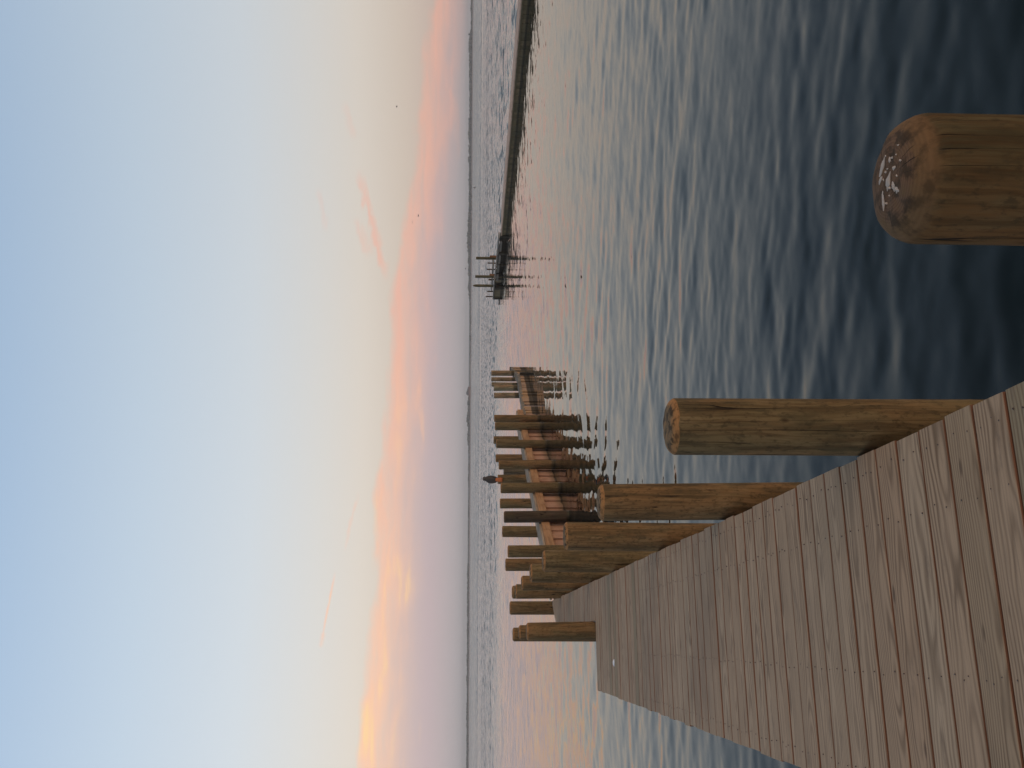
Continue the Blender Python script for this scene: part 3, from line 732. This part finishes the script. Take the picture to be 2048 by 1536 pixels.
# ------------------------------------------------------------------ water
def make_water():
    NA = 560
    ang = []
    fr = np.linspace(-1, 1, NA - 120)
    ang = list(rad(90) - _y + rad(52) * fr)                    # fine towards the bay
    back = np.linspace(rad(52), 2 * math.pi - rad(52), 122)[1:-1]
    ang += list(rad(90) - _y + back)
    ang = np.array(ang); NA = len(ang)
    rs = [0.45]
    while rs[-1] < 4200:
        r = rs[-1]
        st = max(0.030, min(r * r * 0.00040, r * 0.028))
        if r < 1.6: st = 0.06
        rs.append(r + st)
    rs = np.array(rs); NR = len(rs)
    RR, AA = np.meshgrid(rs, ang, indexing='ij')
    Xw, Yw = RR * np.cos(AA), RR * np.sin(AA)
    dr = np.gradient(rs)[:, None] * np.ones_like(RR)
    da_ = np.abs(np.gradient(ang))[None, :] * RR
    cell = np.maximum(dr, np.minimum(da_, 4.0) * 0.55)
    rg = np.random.RandomState(12)
    Z = np.zeros_like(Xw)
    main = rad(90) - _y - rad(10)
    for i in range(64):
        lam = 0.15 * (1.20 / 0.15) ** (rg.rand() ** 1.0)
        th = main + rad(rg.randn() * 21)
        kk = 2 * math.pi / lam
        slope = 0.0068 * (lam / 0.8) ** 0.05
        amp = slope / kk
        ph = rg.rand() * 6.28
        arg = kk * (Xw * math.cos(th) + Yw * math.sin(th)) + ph
        fade = np.clip((lam / cell - 2.5) / 3.0, 0, 1)
        Z += amp * fade * (np.sin(arg) + 0.16 * np.cos(2 * arg))
    Z *= np.clip((140 - RR) / 70, 0, 1)
    # wave groups: lumpy envelope so crests come and go
    env = 0.75 + 0.35 * np.sin(0.9 * Xw + 0.35 * Yw + 1.0) * np.sin(0.41 * Xw - 0.8 * Yw + 2.0)
    Z *= env
    vs = np.stack([Xw.ravel(), Yw.ravel(), Z.ravel()], 1)
    vs = np.vstack([vs, [[0, 0, 0]]])
    i = np.arange(NR - 1)[:, None]; j = np.arange(NA)[None, :]; jn = (j + 1) % NA
    # the angle list runs fine fan first, then round the back; close it in order
    q = np.stack([(i * NA + j), (i + 1) * NA + j, (i + 1) * NA + jn, i * NA + jn], -1).reshape(-1, 4)
    me = bpy.data.meshes.new('water')
    nv = len(vs); nq = len(q); nt = NA
    me.vertices.add(nv); me.vertices.foreach_set('co', vs.ravel())
    tri = np.stack([np.arange(NA), (np.arange(NA) + 1) % NA, np.full(NA, nv - 1)], -1)
    tri = tri[:, [2, 0, 1]]
    loops = np.concatenate([q.ravel(), tri.ravel()])
    me.loops.add(len(loops)); me.loops.foreach_set('vertex_index', loops.astype(np.int32))
    starts = np.concatenate([np.arange(nq) * 4, nq * 4 + np.arange(nt) * 3])
    me.polygons.add(nq + nt)
    me.polygons.foreach_set('loop_start', starts.astype(np.int32))
    me.polygons.foreach_set('use_smooth', np.ones(nq + nt, dtype=bool))
    me.update(calc_edges=True); me.validate()
    me.materials.append(water_material())
    o = bpy.data.objects.new('water', me); COL.objects.link(o)
    tag(o, kind='structure')
    print('water', nv)
make_water()

# ------------------------------------------------------------------ far shore, woods, house
DS = 1000.0
def lateral(y): return DS * (1536 - y - 768) / F * 1.0        # metres to the heading's side at the shore
def shore(t, dd=0.0): return HF * (DS + dd) + HR * t
M['sand'] = plain('shore_sand', (0.36, 0.27, 0.22), 0.9)
M['bank'] = plain('marsh_grass', (0.085, 0.085, 0.055), 0.9)
M['wood'] = plain('far_foliage', (0.050, 0.055, 0.038), 0.9)
M['brick'] = plain('red_brown_wall', (0.17, 0.075, 0.055), 0.8)
M['roof'] = plain('dark_roof', (0.070, 0.055, 0.050), 0.8)
b = MB(); ts = np.linspace(-1500, 1500, 121); vs = []; fs = []
for t_ in ts:
    w = 8 * math.sin(t_ * 0.013) + 5 * math.sin(t_ * 0.041)
    for (dd, z) in ((-6 + w, -1.0), (w, 0.35), (7 + w, 1.0), (40, 1.3), (900, 3.0), (905, -1)):
        q = shore(t_, dd); vs.append((q[0], q[1], z))
for i in range(len(ts) - 1):
    for j in range(5):
        a = i * 6 + j; fs.append((a, a + 6, a + 7, a + 1))
b.add(vs, fs); b.m = [0 if (i % 5) < 2 else 1 for i in range(len(fs))]
o = b.build('terrain', [M['sand'], M['bank']], None, True); tag(o, kind='structure')

PX = DS / F
prof = [(-700, 5), (0, 4), (50, 4.5), (62, 8), (125, 7.5), (150, 6), (225, 6), (243, 9), (262, 7), (330, 6.5), (400, 6), (430, 7), (455, 8.5), (480, 9), (500, 6), (530, 6.5),
        (545, 7), (575, 6), (590, 4.5), (605, 3.0), (760, 2.5), (775, 3.5), (795, 4), (810, 7), (850, 6.5), (870, 5.5), (885, 5.5), (900, 4), (1000, 3.6), (1135, 3.2), (1145, 4.6), (1300, 4.4), (1536, 4.4), (2300, 4)]
py = np.array([p[0] for p in prof], float); ph = np.array([p[1] for p in prof], float)
ico_v = []; g_ = (1 + 5 ** 0.5) / 2
for a, c in ((-1, g_), (1, g_), (-1, -g_), (1, -g_)): ico_v.append((a, c, 0))
for a, c in ((-1, g_), (1, g_), (-1, -g_), (1, -g_)): ico_v.append((0, a, c))
for a, c in ((-1, g_), (1, g_), (-1, -g_), (1, -g_)): ico_v.append((c, 0, a))
ico_v = [tuple(q / math.sqrt(1 + g_ * g_) for q in v) for v in ico_v]
ico_f = [(0, 11, 5), (0, 5, 1), (0, 1, 7), (0, 7, 10), (0, 10, 11), (1, 5, 9), (5, 11, 4), (11, 10, 2), (10, 7, 6), (7, 1, 8), (3, 9, 4), (3, 4, 2), (3, 2, 6), (3, 6, 8), (3, 8, 9), (4, 9, 5), (2, 4, 11), (6, 2, 10), (8, 6, 7), (9, 8, 1)]
ico_v = [(-1, g_, 0), (1, g_, 0), (-1, -g_, 0), (1, -g_, 0), (0, -1, g_), (0, 1, g_), (0, -1, -g_), (0, 1, -g_), (g_, 0, -1), (g_, 0, 1), (-g_, 0, -1), (-g_, 0, 1)]
ico_v = [tuple(q / math.sqrt(1 + g_ * g_) for q in v) for v in ico_v]
b = MB(); rg = random.Random(21)
t_ = -1000.0
while t_ < 1000:
    y_ = 768 - t_ / DS * F
    hh = float(np.interp(y_, py, ph)) * PX
    hh *= 0.80 + 0.30 * mnoise.noise(Vector((t_ * 0.09, 3.0, 0))) + 0.12 * mnoise.noise(Vector((t_ * 0.4, 9.0, 0)))
    hh = hh * 1.38 + 0.3 + max(0.0, mnoise.noise(Vector((t_ * 0.9, 5.0, 0)))) * 0.16 * hh
    tree = hh > 2.6
    for q in range(2 if not tree else 4):
        w = rg.uniform(1.0, 2.2) if tree else rg.uniform(1.2, 2.6)
        hz = hh * rg.uniform(0.32, 0.50)
        dd = rg.uniform(9, 24) + q * 6
        tt = t_ + rg.uniform(-1.5, 1.5)
        P = shore(tt, dd); z = hh * rg.uniform(0.80, 1.08) - hz if q != 1 else hh * 0.36
        z = max(z, 0.4 + hz * 0.2)
        vs = [(P[0] + v[0] * w * rg.uniform(0.75, 1.25), P[1] + v[1] * w * rg.uniform(0.75, 1.25), max(0.2, z + v[2] * hz * rg.uniform(0.8, 1.2))) for v in ico_v]
        b.add(vs, ico_f, 0, rg.random())
    t_ += rg.uniform(0.9, 1.7) if tree else rg.uniform(1.4, 2.4)
o = b.build('far_woods', M['wood']); tag(o, kind='stuff')

hp = shore(lateral(783), 6.0)
house = empty('house', (hp[0], hp[1], 0.9), -_y)
tag(house, 'reddish brown house with a peaked roof on the far shore', 'house')
b = MB(); b.box(-4.5, 5.0, -3, 4, -1.0, 2.1, 0, 0.3); b.build('wall', M['brick'], house)
b = MB(); b.add([(-5.2, -3.4, 2.0), (5.6, -3.4, 2.0), (5.6, 4.4, 2.0), (-5.2, 4.4, 2.0), (-3.4, 0.5, 4.3), (-1.6, 0.5, 4.3)], [(0, 1, 5, 4), (2, 3, 4, 5), (1, 2, 5), (3, 0, 4), (3, 2, 1, 0)])
b.build('roof', M['roof'], house)
b = MB(); b.box(-9.0, -4.6, -1, 3, -1.0, 1.2, 0, 0.8); b.build('annex', M['brick'], house)

# small buoy on the open water
bp_ = at_d(947.5, 375, 420.0)
M['buoy'] = plain('faded_buoy', (0.10, 0.055, 0.045), 0.6)
bu = empty('buoy', (bp_[0], bp_[1], 0)); tag(bu, 'small dark buoy floating on the open water before the far shore', 'buoy')
tube([(0, 0, -0.3), (0, 0, 0.0), (0, 0, 0.25), (0, 0, 0.32)], [0.35, 0.5, 0.5, 0.2], 1.0, 14).build('float', M['buoy'], bu, True)
tube([(0, 0, 0.3), (0, 0, 0.7), (0, 0, 1.0)], [0.22, 0.14, 0.05], 1.0, 10).build('tower', M['buoy'], bu, True)

# gulls
M['gull'] = plain('grey_gull', (0.34, 0.30, 0.28), 0.8)
def gull(pos, yaw, up, span, lab):
    g = empty('gull', pos, yaw)
    tag(g, lab, 'bird', 'birds flying over the bay')
    bb = MB(); n = 8; prof_ = [(-0.24, 0.012), (-0.12, 0.05), (0.02, 0.065), (0.14, 0.045), (0.2, 0.03), (0.25, 0.006)]
    vs = []; fs = []
    for (yy, r) in prof_:
        for i in range(n): vs.append((r * math.cos(2 * math.pi * i / n), yy, r * 0.9 * math.sin(2 * math.pi * i / n)))
    for j in range(len(prof_) - 1):
        for i in range(n): fs.append((j * n + i, j * n + (i + 1) % n, (j + 1) * n + (i + 1) % n, (j + 1) * n + i))
    bb.add(vs, fs); bb.build('body', M['gull'], g, True)
    for sx in (-1, 1):
        st = [(0.03, 0.0, 0.10, 0.03), (0.25 * span, 0.03, 0.085, up * 0.6), (0.62 * span, -0.05, 0.03, up)]
        vs = []
        for (xx, yy, ch, zz) in st: vs += [(sx * xx, yy + ch, zz), (sx * xx, yy, zz + 0.018), (sx * xx, yy - ch, zz), (sx * xx, yy, zz - 0.008)]
        fs = []
        for j in range(2):
            for i in range(4): fs.append((j * 4 + i, j * 4 + (i + 1) % 4, j * 4 + 4 + (i + 1) % 4, j * 4 + 4 + i))
        fs.append((8, 9, 10, 11)); ww = MB(); ww.add(vs, fs); ww.build('wing', M['gull'], g)
for (x_, y_, dd, yaw, up, lab) in ((837, 431, 150, 0.5, 0.16, 'small bird flying before the pink cloud bank, lower one of a close pair'),
                                   (825, 444, 170, -0.3, 0.05, 'small bird flying before the pink cloud bank, upper one of a close pair'),
                                   (794, 213, 165, 0.9, 0.22, 'tiny lone bird high in the pale sky above the cloud bank'),
                                   (931, 537, 140, 0.2, -0.12, 'small dark bird skimming just over the far treeline above the tall piles')):
    P = at_d(x_, y_, dd); gull((P[0], P[1], P[2]), yaw, up * 0.7, 0.42, lab)

# ------------------------------------------------------------------ air
hz = bpy.data.materials.new('haze'); hz.use_nodes = True
t = NT(hz.node_tree); out = t.n('ShaderNodeOutputMaterial'); pv = t.n('ShaderNodeVolumePrincipled')
pv.inputs['Color'].default_value = (0.97, 0.96, 0.96, 1); pv.inputs['Density'].default_value = 0.00045
t.l(pv.outputs[0], out.inputs['Volume'])
b = MB(); b.box(-4600, 4600, -4600, 4600, -2.6, 17.0); o = b.build('haze', hz); tag(o, kind='stuff')

# ------------------------------------------------------------------ sky
SUN_AZ, SUN_EL = math.atan2(0.72, -0.69), rad(6.0)
w = bpy.data.worlds.new('World'); S.world = w; w.use_nodes = True
t = NT(w.node_tree)
out = t.n('ShaderNodeOutputWorld')
sky = t.n('ShaderNodeTexSky', sky_type='NISHITA'); sky.sun_disc = False
sky.sun_elevation = SUN_EL; sky.sun_rotation = SUN_AZ; sky.air_density = 1.0; sky.dust_density = 1.5
bg0 = t.n('ShaderNodeBackground'); t.l(sky.outputs[0], bg0.inputs[0]); bg0.inputs[1].default_value = 0.02
dirv = t.n('ShaderNodeTexCoord').outputs['Generated']
dx, dy, dz = t.sep(t.vm('NORMALIZE', dirv))
el = t.m('MULTIPLY', t.m('ARCSINE', dz), 180 / math.pi)
# azimuth from the bay heading, degrees, to the east positive
ca, sa = math.cos(_y), math.sin(_y)
fx = t.m('SUBTRACT', t.m('MULTIPLY', dx, ca), t.m('MULTIPLY', dy, sa))
fy = t.m('ADD', t.m('MULTIPLY', dx, sa), t.m('MULTIPLY', dy, ca))
az = t.m('MULTIPLY', t.m('ARCTAN2', fx, fy), 180 / math.pi)
def er(v): return v / 90.0
clear = t.ramp(t.m('DIVIDE', t.m('MAXIMUM', el, 0.0), 90.0), [
    (er(0), lin(200, 180, 176)), (er(2), lin(208, 187, 178)), (er(4), lin(216, 200, 188)), (er(6.5), lin(224, 213, 203)), (er(9), lin(220, 216, 212)), (er(13), lin(211, 217, 223)),
    (er(19), lin(194, 209, 224)), (er(26), lin(170, 193, 219)), (er(40), lin(120, 142, 166)), (er(90), lin(96, 108, 124))])
body = t.ramp(t.m('DIVIDE', t.m('MAXIMUM', el, 0.0), 9.0), [
    (0.0, lin(182, 178, 180)), (0.11, lin(186, 176, 180)), (0.26, lin(195, 176, 182)), (0.42, lin(206, 183, 182)), (0.60, lin(218, 194, 186)), (1.0, lin(222, 204, 194))])
T = t.ramp(t.m('DIVIDE', t.m('ADD', az, 30.0), 60.0, clamp=True), [
    (0.0, 0.62), (0.125, 0.62), (0.21, 0.615), (0.29, 0.568), (0.385, 0.585), (0.48, 0.505), (0.607, 0.485), (0.72, 0.355), (0.83, 0.275), (0.875, 0.235), (1.0, 0.20)])
T = t.m('MULTIPLY', T, 10.0)
cv = t.xyz(t.m('MULTIPLY', az, 0.30), t.m('MULTIPLY', el, 0.75), 0.0)
e1 = t.noise(cv, 1.0, 6.0, 0.6, 0.3)
e2 = t.noise(t.xyz(t.m('MULTIPLY', az, 0.22), t.m('MULTIPLY', el, 1.5), 4.0), 1.0, 5.0, 0.55, 0.25)
d_ = t.m('ADD', t.m('SUBTRACT', T, el), t.m('MULTIPLY', t.m('SUBTRACT', e1, 0.5), 1.5))
inn = t.mr(d_, -0.15, 2.0)
col = t.mix(inn, clear, body)
lit = t.m('MULTIPLY', t.mr(d_, -0.15, 0.50), t.mr(d_, 0.5, 3.3, 1.0, 0.0))
lit = t.m('MULTIPLY', lit, t.mr(e2, 0.20, 0.68, 0.30, 1.0))
lowb = t.m('MULTIPLY', t.mr(e2, 0.56, 0.74), t.m('MULTIPLY', t.mr(d_, 1.2, 2.0), t.mr(d_, 2.4, 4.2, 1.0, 0.0)))
lit = t.m('ADD', lit, t.m('MULTIPLY', lowb, 0.30))
west = t.mr(az, -22.0, 6.0, 1.0, 0.0)
oc = t.mix(west, lin(244, 186, 168), lin(255, 198, 166))
oc = t.mix(t.m('MULTIPLY', t.mr(e2, 0.52, 0.72), west), oc, (1.02, 0.66, 0.33, 1))
col = t.mix(t.m('MULTIPLY', lit, 0.95, clamp=True), col, oc)
def streak(a0, e0, a1, e1_, width, power, k, wob):
    """thin lit cloud between two sky directions"""
    L_ = math.hypot(a1 - a0, e1_ - e0); ux, uy = (a1 - a0) / L_, (e1_ - e0) / L_
    pa, pe = t.m('SUBTRACT', az, a0), t.m('SUBTRACT', el, e0)
    u = t.m('DIVIDE', t.m('ADD', t.m('MULTIPLY', pa, ux), t.m('MULTIPLY', pe, uy)), L_)
    v = t.m('ADD', t.m('MULTIPLY', pa, -uy), t.m('MULTIPLY', pe, ux))
    nz_ = t.noise(t.xyz(t.m('MULTIPLY', az, 0.8), t.m('MULTIPLY', el, 2.2), e0), 1.0, 4.0, 0.6, 0.5)
    v = t.m('ADD', v, t.m('MULTIPLY', t.m('SUBTRACT', nz_, 0.5), wob))
    g_ = t.mr(t.m('ABSOLUTE', v), 0.0, width, 1.0, 0.0)
    g_ = t.m('MULTIPLY', g_, t.m('MULTIPLY', t.mr(u, 0.0, 0.25), t.mr(u, 0.75, 1.0, 1.0, 0.0)))
    return t.m('MULTIPLY', t.m('MULTIPLY', g_, t.mr(nz_, 0.25, 0.6, 0.25, 1.0)), k)
for args in ((13.2, 6.75, 6.0, 4.95, 0.42, 1, 0.75, 1.1), (10.2, 7.0, 7.6, 5.9, 0.45, 1, 0.35, 1.2), (-11.3, 7.9, -15.7, 8.62, 0.11, 1, 0.75, 0.10), (-14.9, 8.45, -15.9, 8.66, 0.22, 1, 0.5, 0.3),
             (-6.5, 6.6, -10.5, 7.5, 0.16, 1, 0.3, 0.5), (9.0, 8.6, 12.0, 9.2, 0.3, 1, 0.18, 1.0), (14.5, 6.9, 17.0, 7.4, 0.3, 1, 0.2, 1.0)):
    col = t.mix(streak(*args), col, oc)
# brighter towards the west, dimmer to the east
br = t.mr(az, -30.0, 28.0, 1.0, 0.86)
# afterglow on the sunset side, behind the viewer
sdot = t.vm('DOT_PRODUCT', dirv, (math.sin(SUN_AZ) * math.cos(SUN_EL), math.cos(SUN_AZ) * math.cos(SUN_EL), math.sin(SUN_EL)))
glow = t.m('MULTIPLY', t.m('POWER', t.m('MAXIMUM', sdot, 0.0), 2.2), t.mr(el, 75.0, 5.0))
col = t.vm('ADD', col, t.vm('SCALE', (1.0, 0.60, 0.30), scale=t.m('MULTIPLY', glow, 1.25)))
# below the horizon: dim, so that only the upper sky lights the place
bg1 = t.n('ShaderNodeBackground'); t.l(t.vm('SCALE', col, scale=br), bg1.inputs[0]); bg1.inputs[1].default_value = 0.99
add = t.n('ShaderNodeAddShader'); t.l(bg0.outputs[0], add.inputs[0]); t.l(bg1.outputs[0], add.inputs[1]); t.l(add.outputs[0], out.inputs[0])

# ------------------------------------------------------------------ low sun behind the viewer, veiled
sl = bpy.data.lights.new('sun', 'SUN'); sl.energy = 0.30; sl.angle = rad(30); sl.color = (1.0, 0.72, 0.48)
so = bpy.data.objects.new('sun', sl); COL.objects.link(so)
sd = Vector((math.sin(SUN_AZ) * math.cos(SUN_EL), math.cos(SUN_AZ) * math.cos(SUN_EL), math.sin(SUN_EL)))
so.rotation_euler = (sd).to_track_quat('Z', 'Y').to_euler()

# ------------------------------------------------------------------ camera (held on its side, as in the photograph)
cd = bpy.data.cameras.new('camera'); co_ = bpy.data.objects.new('camera', cd); COL.objects.link(co_)
cd.sensor_fit = 'HORIZONTAL'; cd.sensor_width = 36.0; cd.lens = F / 2048 * 36.0
cd.clip_start = 0.05; cd.clip_end = 12000
xa, ya, za = Vector(-UPV), Vector(RGT), Vector(-FWD)
mw = Matrix((( xa[0], ya[0], za[0], CAM[0]), (xa[1], ya[1], za[1], CAM[1]), (xa[2], ya[2], za[2], CAM[2]), (0, 0, 0, 1)))
co_.matrix_world = mw
S.camera = co_

S.render.engine = 'CYCLES'
S.cycles.use_denoising = True
S.cycles.max_bounces = 6
S.cycles.volume_bounces = 0
S.view_settings.view_transform = 'Standard'; S.view_settings.look = 'None'
S.view_settings.exposure = 0.0; S.view_settings.gamma = 1.0
